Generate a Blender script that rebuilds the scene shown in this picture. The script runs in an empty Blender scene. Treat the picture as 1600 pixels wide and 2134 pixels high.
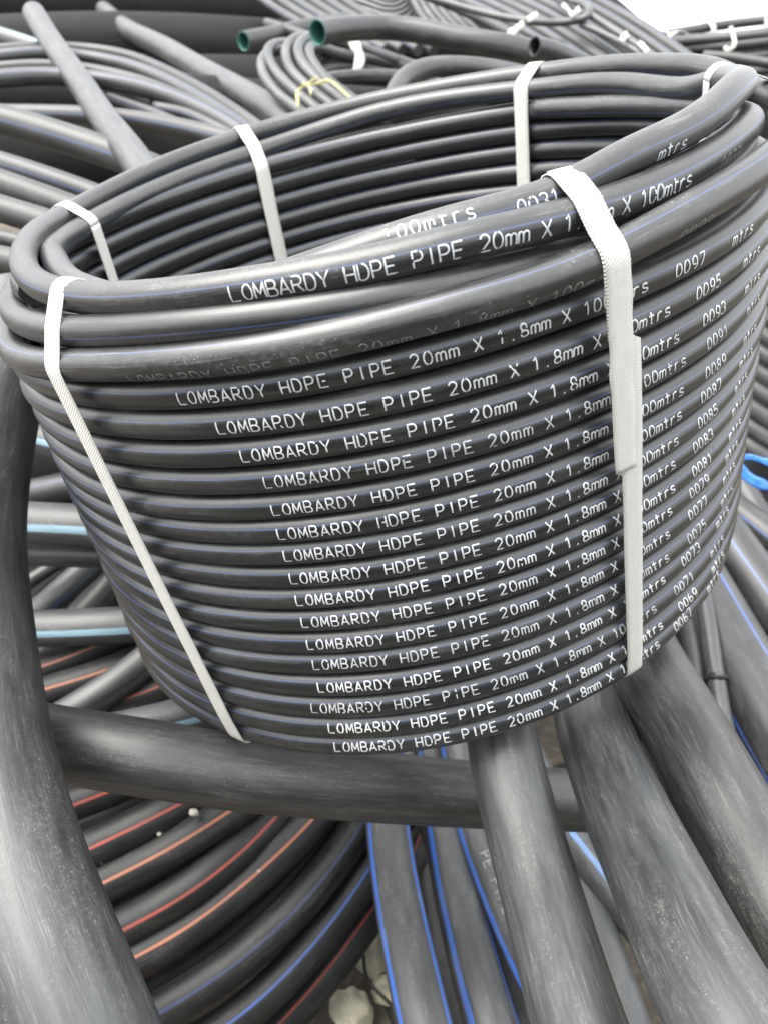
import bpy, math, random
import numpy as np
from mathutils import Matrix, Vector
random.seed(7)
rng = np.random.default_rng(11)
S = bpy.context.scene
COL = S.collection

# ------------------------------------------------------------------ camera
F = 1598.0                                   # focal length in pixels of the 1600 x 2134 photograph
PITCH = math.radians(31.0)
CAM = np.array([0.0, 0.0, 1.25])
RIGHT = np.array([1.0, 0, 0])
FWD = np.array([0, math.cos(PITCH), -math.sin(PITCH)])
DOWN = np.array([0, -math.sin(PITCH), -math.cos(PITCH)])
cd = bpy.data.cameras.new("camera")
cam = bpy.data.objects.new("camera", cd)
COL.objects.link(cam)
cam.location = CAM
cam.rotation_euler = (math.radians(90) - PITCH, 0, 0)
cd.sensor_fit = 'VERTICAL'
cd.sensor_height = 36.0
cd.lens = 36.0 * F / 2134.0
cd.clip_start = 0.02
cd.clip_end = 2000
cd.dof.use_dof = True
cd.dof.focus_distance = 0.50
cd.dof.aperture_fstop = 8.5
S.camera = cam

# ------------------------------------------------------------------ light: bright overcast day
SUN_EL, SUN_ROT = math.radians(64), math.radians(-100)
w = bpy.data.worlds.new("World")
S.world = w
w.use_nodes = True
nt = w.node_tree
nt.nodes.clear()
sky = nt.nodes.new("ShaderNodeTexSky")
sky.sky_type = 'NISHITA'
sky.sun_disc = False
sky.sun_elevation = SUN_EL
sky.sun_rotation = SUN_ROT
sky.air_density = 1.0
sky.dust_density = 9.0
sky.ozone_density = 1.0
hsv = nt.nodes.new("ShaderNodeHueSaturation")          # cloud cover takes the blue out of the sky
hsv.inputs["Saturation"].default_value = 0.22
bg = nt.nodes.new("ShaderNodeBackground")
bg.inputs["Strength"].default_value = 0.15
out = nt.nodes.new("ShaderNodeOutputWorld")
nt.links.new(sky.outputs[0], hsv.inputs["Color"])
cl = nt.nodes.new("ShaderNodeMix")                      # an even, closed layer of bright cloud over it
cl.data_type = 'RGBA'
cl.inputs[0].default_value = 0.75
cl.inputs[7].default_value = (7.8, 7.95, 8.15, 1)
nt.links.new(hsv.outputs[0], cl.inputs[6])
nt.links.new(cl.outputs[2], bg.inputs["Color"])
nt.links.new(bg.outputs[0], out.inputs["Surface"])
sl = bpy.data.lights.new("sun", 'SUN')
sl.energy = 1.5
sl.angle = math.radians(42)
sl.color = (1.0, 0.95, 0.86)
so = bpy.data.objects.new("sun", sl)
COL.objects.link(so)
sd = Vector((math.sin(SUN_ROT) * math.cos(SUN_EL), math.cos(SUN_ROT) * math.cos(SUN_EL), math.sin(SUN_EL)))
so.rotation_euler = (-sd).to_track_quat('-Z', 'Y').to_euler()
S.view_settings.view_transform = 'Standard'
S.view_settings.look = 'None'
S.view_settings.gamma = 1.0
S.view_settings.exposure = 1.5
S.view_settings.use_curve_mapping = False

# ------------------------------------------------------------------ materials
class NT:
    def __init__(s, name):
        s.m = bpy.data.materials.new(name)
        s.m.use_nodes = True
        s.t = s.m.node_tree
        s.t.nodes.clear()
        s.o = s.t.nodes.new("ShaderNodeOutputMaterial")
        s.b = s.t.nodes.new("ShaderNodeBsdfPrincipled")
        s.t.links.new(s.b.outputs[0], s.o.inputs[0])
    def n(s, typ, **k):
        x = s.t.nodes.new(typ)
        for a, v in k.items():
            setattr(x, a, v)
        return x
    def put(s, sock, v):
        if isinstance(v, bpy.types.NodeSocket):
            s.t.links.new(v, sock)
        elif isinstance(v, tuple) and len(v) == 3 and sock.type == 'RGBA':
            sock.default_value = (*v, 1)
        else:
            sock.default_value = v
    def math(s, op, a, b=0.0, c=0.0):
        x = s.n("ShaderNodeMath", operation=op)
        s.put(x.inputs[0], a)
        s.put(x.inputs[1], b)
        s.put(x.inputs[2], c)
        return x.outputs[0]
    def noise(s, vec, scale, detail=3.0, rough=0.55):
        x = s.n("ShaderNodeTexNoise")
        s.put(x.inputs["Vector"], vec)
        x.inputs["Scale"].default_value = scale
        x.inputs["Detail"].default_value = detail
        x.inputs["Roughness"].default_value = rough
        return x.outputs["Fac"]
    def ramp(s, f, lo, hi):
        x = s.n("ShaderNodeMapRange", interpolation_type='SMOOTHSTEP')
        s.put(x.inputs["Value"], f)
        x.inputs["From Min"].default_value = lo
        x.inputs["From Max"].default_value = hi
        return x.outputs[0]
    def mix(s, f, a, b):
        x = s.n("ShaderNodeMix", data_type='RGBA')
        s.put(x.inputs[0], f)
        s.put(x.inputs[6], a)
        s.put(x.inputs[7], b)
        return x.outputs[2]
    def comb(s, x, y, z):
        c = s.n("ShaderNodeCombineXYZ")
        s.put(c.inputs[0], x)
        s.put(c.inputs[1], y)
        s.put(c.inputs[2], z)
        return c.outputs[0]

BLUE = (0.03, 0.075, 0.27)
BRIGHT_BLUE = (0.035, 0.13, 0.50)
LIGHT_BLUE = (0.24, 0.40, 0.50)
THIN_BLUE = (0.034, 0.052, 0.135)
DEEP_BLUE = (0.018, 0.028, 0.085)
ORANGE = (0.33, 0.115, 0.062)
RED = (0.30, 0.052, 0.036)
DUST = (0.285, 0.28, 0.265)
_mats = {}
def hdpe(stripe=None, n=4, width=0.03, base=0.020, dust=0.25, rough=0.36, scuff=0.4, radius=0.01, relief=0.3, spec=0.8, nicks=0.0, stain=1.0):
    """black polyethylene: extrusion streaks along the pipe, scuffs, dust, optional coextruded colour stripes"""
    key = (stripe, n, width, base, dust, rough, scuff, radius, relief, spec, nicks, stain)
    if key in _mats:
        return _mats[key]
    g = NT("black_polyethylene_%02d" % len(_mats))
    uv = g.n("ShaderNodeUVMap", uv_map="UVMap").outputs[0]
    sp = g.n("ShaderNodeSeparateXYZ")
    g.t.links.new(uv, sp.inputs[0])
    u, v = sp.outputs[0], sp.outputs[1]
    rnd = g.n("ShaderNodeObjectInfo").outputs["Random"]
    off = g.math('MULTIPLY', rnd, 37.0)
    ang = g.math('MULTIPLY', v, 2 * math.pi)
    cx = g.math('MULTIPLY', g.math('COSINE', ang), radius)
    cy = g.math('MULTIPLY', g.math('SINE', ang), radius)
    uo = g.math('ADD', u, off)
    even = g.comb(uo, cx, cy)                                    # metres, seamless round the pipe
    streak = g.comb(g.math('MULTIPLY', uo, 0.035), cx, cy)       # stretched along the pipe
    st2 = g.comb(g.math('MULTIPLY', uo, 0.10), cx, cy)
    k = 0.01 / radius
    n1 = g.noise(streak, 620 if radius < .02 else 900, 4, .7)
    n2 = g.noise(st2, 300 * k ** .5, 3, .6)
    n3 = g.noise(g.comb(g.math('MULTIPLY', uo, .22), cx, cy), 45, 6, .7)
    n4 = g.noise(even, 260, 3, .6)
    n5 = g.noise(even, 700, 2, .5)
    patch = g.ramp(n3, .42, .78)
    fine = g.ramp(n4, .40, .72)
    lines = g.ramp(n1, .55, .66)
    d = g.math('MULTIPLY', g.math('MULTIPLY', patch, g.math('MULTIPLY_ADD', fine, .7, .3)), dust)
    d = g.math('ADD', d, g.math('MULTIPLY', g.math('MULTIPLY', lines, g.ramp(n2, .40, .7)), scuff * .5))
    spk = g.math('MULTIPLY', g.ramp(n5, .62, .72), g.math('MULTIPLY', g.ramp(n3, .46, .62), dust * 1.6))
    d = g.math('ADD', d, spk)
    d = g.math('MINIMUM', d, .8)
    if nicks:
        n8 = g.noise(g.comb(g.math('MULTIPLY', uo, .018), cx, cy), 1700, 2, .6)
        n9 = g.noise(g.comb(g.math('MULTIPLY', uo, .3), cx, cy), 60, 3, .6)
        d = g.math('ADD', d, g.math('MULTIPLY', g.math('MULTIPLY', g.ramp(n8, .60, .66), g.ramp(n9, .42, .62)), .22))
        n6 = g.noise(g.comb(uo, g.math('MULTIPLY', cx, .16), g.math('MULTIPLY', cy, .16)), 420, 2, .5)
        nk = g.math('MULTIPLY', g.ramp(n6, .66, .70), g.ramp(n4, .50, .58))
        d = g.math('MULTIPLY', d, g.math('MULTIPLY_ADD', nk, -nicks, 1.0))
    n7 = g.noise(g.comb(g.math('MULTIPLY', uo, .30), cx, cy), 34, 6, .7)
    lo, hi = .74 / stain, 1.15 * stain
    c0 = g.mix(g.ramp(g.math('MULTIPLY_ADD', n7, .6, g.math('MULTIPLY', n2, .4)), .36, .64), (base * lo, base * lo * 1.10, base * lo * 1.22), (base * hi, base * hi * 1.06, base * hi * 1.10))
    if stripe:
        fr = g.math('FRACT', g.math('MULTIPLY_ADD', v, float(n), .5))
        ab = g.math('ABSOLUTE', g.math('SUBTRACT', fr, .5))
        wob = g.math('MULTIPLY_ADD', n2, .012 * n, -.006 * n)
        mk = g.n("ShaderNodeMapRange")
        g.put(mk.inputs["Value"], g.math('ADD', ab, g.math('MULTIPLY', wob, .5)))
        mk.inputs["From Min"].default_value = width * n / 2 * 0.85
        mk.inputs["From Max"].default_value = width * n / 2 * 1.15
        mk.inputs["To Min"].default_value = 1
        mk.inputs["To Max"].default_value = 0
        sc_ = g.mix(g.ramp(n2, .35, .75), stripe, tuple(.62 * c + .02 for c in stripe))
        c0 = g.mix(mk.outputs[0], c0, sc_)
    c1 = g.mix(d, c0, DUST)
    g.put(g.b.inputs["Base Color"], c1)
    r = g.math('MULTIPLY_ADD', d, .40, rough)
    r = g.math('ADD', r, g.math('MULTIPLY_ADD', n1, .16, -.08))
    g.put(g.b.inputs["Roughness"], r)
    g.b.inputs["IOR"].default_value = 1.52
    g.b.inputs["Specular IOR Level"].default_value = spec
    bp = g.n("ShaderNodeBump")
    bp.inputs["Strength"].default_value = relief
    bp.inputs["Distance"].default_value = 0.0006
    g.put(bp.inputs["Height"], g.math('ADD', g.math('MULTIPLY', n1, .6), g.math('MULTIPLY', n4, .35)))
    g.t.links.new(bp.outputs[0], g.b.inputs["Normal"])
    _mats[key] = g.m
    return g.m

def plain(name, col, rough=.5, metal=0.0, var=0.15, scale=60, bump=0.0):
    g = NT(name)
    tc = g.n("ShaderNodeTexCoord").outputs["Object"]
    nz = g.noise(tc, scale, 4, .6)
    lo = tuple(c * (1 - var) for c in col)
    hi = tuple(min(1, c * (1 + var)) for c in col)
    g.put(g.b.inputs["Base Color"], g.mix(g.ramp(nz, .3, .7), lo, hi))
    g.b.inputs["Roughness"].default_value = rough
    g.b.inputs["Metallic"].default_value = metal
    if bump:
        bp = g.n("ShaderNodeBump")
        bp.inputs["Strength"].default_value = 1.0
        bp.inputs["Distance"].default_value = bump
        g.put(bp.inputs["Height"], nz)
        g.t.links.new(bp.outputs[0], g.b.inputs["Normal"])
    return g.m

def strap_mat():
    g = NT("woven_white_strapping")
    uv = g.n("ShaderNodeUVMap", uv_map="UVMap").outputs[0]
    sp = g.n("ShaderNodeSeparateXYZ")
    g.t.links.new(uv, sp.inputs[0])
    u, v = sp.outputs[0], sp.outputs[1]
    # plain weave: two crossed sets of threads, 1.1 mm pitch (u along, v across, both in metres)
    kk = 2 * math.pi / 0.0022
    a = g.math('SINE', g.math('MULTIPLY', g.math('ADD', u, g.math('MULTIPLY', v, .45)), kk))
    b = g.math('SINE', g.math('MULTIPLY', v, kk * 1.3))
    h = g.math('MULTIPLY', a, b)
    nz = g.noise(g.comb(g.math('MULTIPLY', u, 6), g.math('MULTIPLY', v, 60), 0.0), 4, 3)
    c = g.mix(g.ramp(h, -.9, .2), (.54, .535, .50), (.80, .795, .74))
    c = g.mix(g.math('MULTIPLY', g.ramp(nz, .5, .8), .25), c, (.54, .53, .49))
    g.put(g.b.inputs["Base Color"], c)
    g.b.inputs["Roughness"].default_value = .55
    bp = g.n("ShaderNodeBump")
    bp.inputs["Strength"].default_value = .7
    bp.inputs["Distance"].default_value = .0004
    g.put(bp.inputs["Height"], h)
    g.t.links.new(bp.outputs[0], g.b.inputs["Normal"])
    return g.m

M_STRAP = strap_mat()
M_PRINT = plain("silver_white_stamping_foil", (.66, .68, .70), .36, .2, .2, 200)
M_PRINTS = [M_PRINT, plain("bright_stamping_foil", (.76, .78, .79), .34, .2, .15, 200), plain("dull_stamping_foil", (.56, .575, .59), .38, .2, .25, 160)]
M_PRINT_FAINT = plain("worn_stamping_foil", (.36, .37, .38), .38, .3, .35, 700)
M_PRINT_GREY = plain("dusty_grey_print", (.26, .255, .24), .6, 0, .25, 300)
M_BORE = plain("dark_pipe_bore", (.016, .017, .018), .5)
M_GREEN = plain("green_pipe_lining", (.045, .15, .125), .45, 0, .2, 40)
M_TAPE = plain("grey_white_plastic_tape", (.50, .49, .46), .5, 0, .25, 80)
M_YELLOW = plain("yellow_plastic_twine", (.46, .43, .20), .5, 0, .2, 200)
M_BLUE_TAPE = plain("glossy_blue_plastic_tape", (.05, .20, .62), .22, 0, .25, 60)
M_BLACK_TIE = plain("black_rubber_strip", (.012, .012, .012), .6)
M_ROCK = plain("pale_rubble_stone", (.42, .40, .30), .85, 0, .25, 30, .004)
M_PEBBLE = plain("pale_grit", (.40, .38, .34), .8, 0, .2, 400)
M_SHEET = plain("torn_cream_plastic_film", (.60, .57, .46), .45, 0, .2, 30)

def ground_mat():
    g = NT("trodden_earth")
    tc = g.n("ShaderNodeTexCoord").outputs["Object"]
    a = g.noise(tc, 1.5, 6, .65)
    b = g.noise(tc, 40, 5, .65)
    c = g.mix(g.ramp(a, .35, .65), (.06, .05, .038), (.11, .094, .07))
    c = g.mix(g.math('MULTIPLY', g.ramp(b, .45, .7), .6), c, (.17, .148, .115))
    g.put(g.b.inputs["Base Color"], c)
    g.b.inputs["Roughness"].default_value = .95
    bp = g.n("ShaderNodeBump")
    bp.inputs["Distance"].default_value = .01
    g.put(bp.inputs["Height"], b)
    g.t.links.new(bp.outputs[0], g.b.inputs["Normal"])
    return g.m

# ------------------------------------------------------------------ geometry helpers
def W(x, y, d):
    """the point seen at pixel (x, y) of the 1600 x 2134 photograph, d metres deep"""
    return CAM + d * ((x - 800) / F * RIGHT + (y - 1067) / F * DOWN + FWD)

def spline(P, step):
    """natural cubic spline through P, resampled every `step` metres"""
    P = np.asarray(P, float)
    n = len(P)
    t = np.concatenate([[0], np.cumsum(np.linalg.norm(np.diff(P, axis=0), axis=1))])
    if n == 2:
        m = max(2, int(t[-1] / step) + 1)
        k = np.linspace(0, 1, m)[:, None]
        return P[0] + (P[1] - P[0]) * k
    h = np.diff(t)
    A = np.zeros((n, n))
    A[0, 0] = A[-1, -1] = 1
    R = np.zeros((n, P.shape[1]))
    for i in range(1, n - 1):
        A[i, i - 1], A[i, i], A[i, i + 1] = h[i - 1], 2 * (h[i - 1] + h[i]), h[i]
        R[i] = 6 * ((P[i + 1] - P[i]) / h[i] - (P[i] - P[i - 1]) / h[i - 1])
    m2 = np.linalg.solve(A, R)
    m = max(8, int(t[-1] / step) + 1)
    T = np.linspace(0, t[-1], m)
    j = np.clip(np.searchsorted(t, T, 'right') - 1, 0, n - 2)
    a = ((t[j + 1] - T) / h[j])[:, None]
    b = 1 - a
    H = (h[j] ** 2)[:, None] / 6
    return a * P[j] + b * P[j + 1] + ((a ** 3 - a) * m2[j] + (b ** 3 - b) * m2[j + 1]) * H

def unit(a):
    return a / np.maximum(np.linalg.norm(a, axis=-1, keepdims=True), 1e-12)

def frames(C, ref):
    T = unit(np.gradient(C, axis=0))
    N = unit(ref - (ref * T).sum(1, keepdims=True) * T)
    B = np.cross(T, N)
    return T, N, B

def link(name, me, parent=None):
    o = bpy.data.objects.new(name, me)
    COL.objects.link(o)
    if parent is not None:
        o.parent = parent
    return o

def grid_mesh(name, V, U, mat, closed_v=True, smooth=True, caps=()):
    """V (n, k, 3) rings; U (n, k+1, 2) texture coordinates"""
    n, k = V.shape[:2]
    kk = k if closed_v else k - 1
    i = np.arange(n - 1)[:, None]
    j = np.arange(kk)[None, :]
    j2 = (j + 1) % k
    f = np.stack([i * k + j, i * k + j2, (i + 1) * k + j2, (i + 1) * k + j], -1).reshape(-1, 4)
    uvs = np.stack([U[:-1, :kk], U[:-1, 1:kk + 1], U[1:, 1:kk + 1], U[1:, :kk]], 2).reshape(-1, 2)
    faces = f.tolist()
    for c in caps:
        idx = list(range(k)) if c == 0 else list(range((n - 1) * k, n * k))[::-1]
        faces.append(idx[::-1] if c == 0 else idx[::-1])
        uvs = np.vstack([uvs, np.tile([[0, .13]], (k, 1))])
    me = bpy.data.meshes.new(name)
    me.from_pydata(V.reshape(-1, 3).tolist(), [], faces)
    uvl = me.uv_layers.new(name="UVMap")
    uvl.data.foreach_set("uv", uvs.astype(np.float32).ravel())
    if smooth:
        me.polygons.foreach_set("use_smooth", [True] * len(f) + [False] * len(caps))
    me.materials.append(mat)
    me.update()
    return me

def tube_mesh(name, C, r, ref, mat, roll=0.0, seg=20, caps=(0, 1), u0=0.0):
    C = np.asarray(C, float)
    T, N, B = frames(C, ref)
    L = np.concatenate([[0], np.cumsum(np.linalg.norm(np.diff(C, axis=0), axis=1))]) + u0
    ph = np.arange(seg) * 2 * math.pi / seg
    r = np.broadcast_to(np.asarray(r, float), (len(C),))
    V = C[:, None] + r[:, None, None] * (np.cos(ph)[None, :, None] * N[:, None] + np.sin(ph)[None, :, None] * B[:, None])
    U = np.zeros((len(C), seg + 1, 2))
    U[..., 0] = L[:, None]
    U[..., 1] = (np.arange(seg + 1) / seg)[None] - roll / (2 * math.pi)
    return grid_mesh(name, V, U, mat, caps=caps)

def toward_camera(C):
    return CAM[None] - np.asarray(C)

def tag(o, label, cat, group=None):
    o["label"] = label
    o["category"] = cat
    if group:
        o["group"] = group
    return o

def empty(name, loc=(0, 0, 0)):
    e = bpy.data.objects.new(name, None)
    e.location = loc
    e.empty_display_size = .05
    COL.objects.link(e)
    return e

def at_base(o, C):
    """move a mesh object's origin to the lowest point of its centre line"""
    b = np.asarray(C)[np.argmin(np.asarray(C)[:, 2])]
    return b

def path(px, step=.012, wob=0.0):
    C = spline([p if isinstance(p, np.ndarray) else W(*p) for p in px], step)
    if wob:
        n = len(C)
        k = max(4, n // 14)
        for ax in range(3):
            C[:, ax] += np.interp(np.linspace(0, k - 1, n), np.arange(k), rng.normal(0, wob, k))
    return C

def bore(o, C, r, end, depth=.10, mat=None, wall=.12):
    """hollow end of a pipe: cut rim ring and the inside of the wall"""
    C = np.asarray(C)
    seg = 24
    T, N, B = frames(C, toward_camera(C))
    L = np.concatenate([[0], np.cumsum(np.linalg.norm(np.diff(C, axis=0), axis=1))])
    if end == 1:
        idx = np.where(L > L[-1] - depth)[0][::-1]
    else:
        idx = np.where(L < depth)[0]
    ph = np.arange(seg) * 2 * math.pi / seg
    ring = lambda i, rr, sh=0: C[i] + sh * T[i] * (1 if end else -1) + rr * (np.cos(ph)[:, None] * N[i] + np.sin(ph)[:, None] * B[i])
    ri = r * (1 - wall)
    V = [ring(idx[0], r * .985, .0002), ring(idx[0], r * .97, .0008), ring(idx[0], ri, .0008)] + [ring(i, ri) for i in idx[1:]]
    V = np.array(V)
    U = np.zeros((len(V), seg + 1, 2))
    m = grid_mesh("pipe_bore", V, U, mat or M_BORE, caps=(1,))
    b = link("pipe_bore", m, o)
    return b

def pipe(name, label, px, D, mat, roll=0.0, group=None, seg=28, step=.012, open_end=(), lining=None, wob=0.0, cat="pipe", wall=.12):
    """one loose pipe: a top-level mesh, its hollow ends as parts"""
    C = path(px, step, wob)
    base = C[np.argmin(C[:, 2])].copy()
    caps = tuple(e for e in (0, 1) if e not in open_end)
    me = tube_mesh(name, C, D / 2, toward_camera(C), mat, roll, seg, caps)
    o = link(name, me)
    for e in open_end:
        bore(o, C, D / 2, e, mat=lining, wall=wall)
    tag(o, label, cat, group)
    return o, C

def strand(parent, px, D, mat, roll=0.0, seg=18, step=.015, name="pipe_turn", wob=0.0, open_end=()):
    C = path(px, step, wob)
    caps = tuple(e for e in (0, 1) if e not in open_end)
    me = tube_mesh(name, C, D / 2, toward_camera(C), mat, roll, seg, caps)
    o = link(name, me, parent)
    for e in open_end:
        bore(o, C, D / 2, e)
    return o, C

def ribbon_mesh(name, C, side, width, thick, mat, normal):
    """a flat strap along C, `side` = width direction, `normal` = outward"""
    C = np.asarray(C, float)
    side, normal = unit(side), unit(normal)
    L = np.concatenate([[0], np.cumsum(np.linalg.norm(np.diff(C, axis=0), axis=1))])
    w2 = np.broadcast_to(np.asarray(width, float) / 2, (len(C),))[:, None]
    prof = [(-1, 0), (-1, 1), (-.5, 1.12), (0, 1.15), (.5, 1.12), (1, 1), (1, 0)]
    V = np.stack([C + side * w2 * a + normal * thick * b for a, b in prof], 1)
    U = np.zeros((len(C), len(prof) + 1, 2))
    U[..., 0] = L[:, None]
    for j, (a, b) in enumerate(prof + [prof[0]]):
        U[:, j, 1] = a * w2[:, 0]
    return grid_mesh(name, V, U, mat, caps=(0, 1))

# single-stroke lettering, every glyph in a box 1 wide, 1.45 high
def arc(cx, cy, rx, ry, a0, a1, n=10):
    return [(cx + rx * math.cos(math.radians(a0 + (a1 - a0) * i / n)), cy + ry * math.sin(math.radians(a0 + (a1 - a0) * i / n))) for i in range(n + 1)]
H1 = 1.45
G = {
 'L': [[(0, H1), (.02, 0), (.85, 0)]],
 'O': [arc(.5, .72, .44, .72, 96, 264), arc(.5, .72, .44, .72, -84, 84)],
 'M': [[(0, 0), (.08, H1), (.5, .35), (.92, H1), (1, 0)]],
 'B': [[(.05, 0), (.05, H1), (.55, H1)] + arc(.55, 1.1, .33, .35, 90, -90, 6) + [(.1, .76)], [(.55, .76)] + arc(.55, .38, .40, .38, 90, -90, 6) + [(.05, 0)]],
 'A': [[(0, 0), (.48, H1), (.98, 0)], [(.18, .48), (.78, .48)]],
 'R': [[(.05, 0), (.05, H1), (.55, H1)] + arc(.55, 1.08, .35, .37, 90, -90, 6) + [(.08, .71)], [(.5, .70), (.95, 0)]],
 'D': [[(.05, .05), (.05, H1), (.45, H1)] + arc(.42, .72, .52, .73, 85, -85, 10) + [(.12, 0)]],
 'Y': [[(0, H1), (.5, .68), (1, H1)], [(.5, .66), (.5, 0)]],
 'H': [[(.04, 0), (.04, H1)], [(.96, 0), (.96, H1)], [(.08, .74), (.92, .74)]],
 'P': [[(.05, 0), (.05, H1), (.55, H1)] + arc(.55, 1.06, .36, .39, 90, -90, 6) + [(.08, .67)]],
 'E': [[(.92, H1), (.05, H1), (.05, 0), (.95, 0)], [(.08, .74), (.78, .74)]],
 'I': [[(.5, 0), (.5, H1)]],
 'S': [arc(.5, 1.08, .4, .37, 30, 270, 9) + arc(.5, .36, .42, .36, 90, -150, 9)],
 'X': [[(.06, 0), (.94, H1)], [(.06, H1), (.94, 0)]],
 '2': [arc(.5, 1.04, .40, .41, 165, -25, 9) + [(.08, 0), (.95, 0)]],
 '0': [arc(.5, .72, .42, .72, 97, 263), arc(.5, .72, .42, .72, -83, 83)],
 '1': [[(.22, 1.15), (.55, H1), (.55, 0)]],
 '.': [[(.44, .0), (.56, .0), (.56, .11), (.44, .11)]],
 '8': [arc(.5, 1.08, .32, .36, 0, 360, 12), arc(.5, .36, .40, .36, 0, 360, 12)],
 '3': [arc(.45, 1.08, .40, .37, 150, -80, 8), arc(.45, .37, .44, .37, 80, -150, 9)],
 '9': [arc(.5, 1.0, .38, .45, 0, 360, 12), [(.88, 1.0)] + arc(.45, .5, .43, .50, 10, -80, 5)],
 '6': [arc(.5, .42, .38, .42, 0, 360, 12), [(.12, .45)] + arc(.55, .95, .43, .50, 190, 100, 5)],
 '7': [[(.08, H1), (.92, H1), (.40, 0)]],
 '5': [[(.85, H1), (.2, H1), (.14, .80)] + arc(.46, .46, .42, .46, 110, -150, 9)],
 'm': [[(.02, 0), (.02, 1.0)], [(.02, .75)] + arc(.26, .76, .22, .24, 160, 0, 5) + [(.48, 0)], [(.48, .75)] + arc(.74, .76, .24, .24, 170, 0, 5) + [(.98, 0)]],
 't': [[(.45, H1 * .95), (.45, .12), (.75, 0)], [(.12, 1.0), (.85, 1.0)]],
 'r': [[(.2, 0), (.2, 1.0)], [(.2, .62)] + arc(.58, .66, .36, .34, 160, 50, 5)],
 's': [arc(.5, .76, .34, .25, 25, 265, 8) + arc(.5, .25, .37, .25, 90, -155, 8)],
 '(': [arc(.8, .72, .5, .80, 125, 235, 8)],
 'o': [arc(.5, .5, .40, .5, 0, 360, 12)],
}
def lettering(parent, C, ref, r, s0, text, mat, phi=0.0, cap=.0080, adv=.00735, stroke=.00098, flip=1, name="lettering", slack=0.0, worn=.01):
    """print `text` on the skin of the tube (C, r) starting s0 metres along; phi = where round the pipe"""
    C = np.asarray(C, float)
    T, N, B = frames(C, ref)
    L = np.concatenate([[0], np.cumsum(np.linalg.norm(np.diff(C, axis=0), axis=1))])
    def skin(s, v):
        s = np.asarray(s)
        P = np.stack([np.interp(s, L, C[:, a]) for a in range(3)], -1)
        n_ = unit(np.stack([np.interp(s, L, N[:, a]) for a in range(3)], -1))
        b_ = unit(np.stack([np.interp(s, L, B[:, a]) for a in range(3)], -1))
        a = phi - flip * np.asarray(v) / r
        return P + (r + .00022) * (np.cos(a)[:, None] * n_ + np.sin(a)[:, None] * b_)
    verts, faces = [], []
    x = 0.0
    done = 0
    sc = cap / H1
    wd = sc * .99
    for ch in text:
        if ch in G:
            jy = rng.normal(0, cap * .012)
            for pl in G[ch]:
                p = np.array(pl, float)
                p = np.stack([p[:, 0] * wd + x + rng.normal(0, cap * .008), (p[:, 1] - H1 / 2) * sc + jy], 1)
                # resample so that the ribbon bends with the pipe
                q = [p[0]]
                for a, b in zip(p[:-1], p[1:]):
                    m = max(1, int(np.hypot(*(b - a)) / .0016))
                    q += [a + (b - a) * (i + 1) / m for i in range(m)]
                q = np.array(q)
                t = np.gradient(q, axis=0)
                t = unit(t)
                nn = np.stack([-t[:, 1], t[:, 0]], 1)
                hw = stroke / 2 * (1 + rng.normal(0, .08, (len(q), 1)))
                a = q + nn * hw
                b = q - nn * hw
                base = len(verts)
                pa, pb = skin(s0 + flip * a[:, 0] if flip > 0 else s0 - a[:, 0], a[:, 1]), skin(s0 + flip * b[:, 0] if flip > 0 else s0 - b[:, 0], b[:, 1])
                m = len(q)
                verts += pa.tolist() + pb.tolist()
                faces += [(base + i, base + i + 1, base + m + i + 1, base + m + i) for i in range(m - 1) if rng.random() > worn]
        x += adv * (1.0 + slack * rng.normal())
        done += 1
        if done == 23:
            adv *= .895
    me = bpy.data.meshes.new(name)
    me.from_pydata(verts, [], faces)
    me.materials.append(mat)
    return link(name, me, parent)

# ------------------------------------------------------------------ the setting
gm = bpy.data.meshes.new("ground")
n = 60
gx = np.concatenate([np.linspace(-400, -6, 12), np.linspace(-5, 5, 41), np.linspace(6, 400, 12)])
gy = np.concatenate([np.linspace(-60, -4, 6), np.linspace(-3, 7, 41), np.linspace(8, 900, 14)])
GX, GY = np.meshgrid(gx, gy)
GZ = rng.normal(0, .012, GX.shape) * ((np.abs(GX) < 5) & (GY < 7))
V = np.stack([GX, GY, GZ], -1)
k = len(gx)
fs = [(i * k + j, i * k + j + 1, (i + 1) * k + j + 1, (i + 1) * k + j) for i in range(len(gy) - 1) for j in range(k - 1)]
gm.from_pydata(V.reshape(-1, 3).tolist(), [], fs)
gm.polygons.foreach_set("use_smooth", [True] * len(fs))
gm.materials.append(ground_mat())
go = link("ground", gm)
go["kind"] = "structure"

# ------------------------------------------------------------------ the main coil (its own frame: z = axis)
CC = np.array([0.13071, -0.71481, 0.53025])                       # camera in the coil's frame
MC = np.array([[0.981244, 0.137299, -0.135310], [-0.031250, -0.579345, -0.814483], [-0.190219, 0.803436, -0.564188]])
MW = np.stack([RIGHT, DOWN, FWD])
RW = MW.T @ MC
LOC = CAM - RW @ CC
coil = empty("pipe_coil")
m4 = Matrix.Identity(4)
for a in range(3):
    for b in range(3):
        m4[a][b] = RW[a, b]
    m4[a][3] = LOC[a]
coil.matrix_world = m4
tag(coil, "large upright coil of thin black pipe with white lettering and white straps, in front", "pipe coil")
ZZ = [0.00015, 0.02334, 0.04814, 0.07311, 0.0967, 0.11972, 0.14228, 0.16407, 0.18459, 0.20503, 0.22547, 0.24528, 0.26548, 0.28654, 0.30808, 0.33022, 0.35263, 0.3755]
M_COIL = hdpe(THIN_BLUE, 2, .016, base=.012, dust=.14, rough=.37, scuff=.34, radius=.0105, relief=.22, spec=.95)
M_COIL_RIM = hdpe(THIN_BLUE, 2, .018, base=.017, dust=.32, rough=.39, scuff=.6, radius=.0105, relief=.35, spec=.95)
RC = .3186
SEC = []                                                          # every turn's centre line, for the straps' sections

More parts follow.
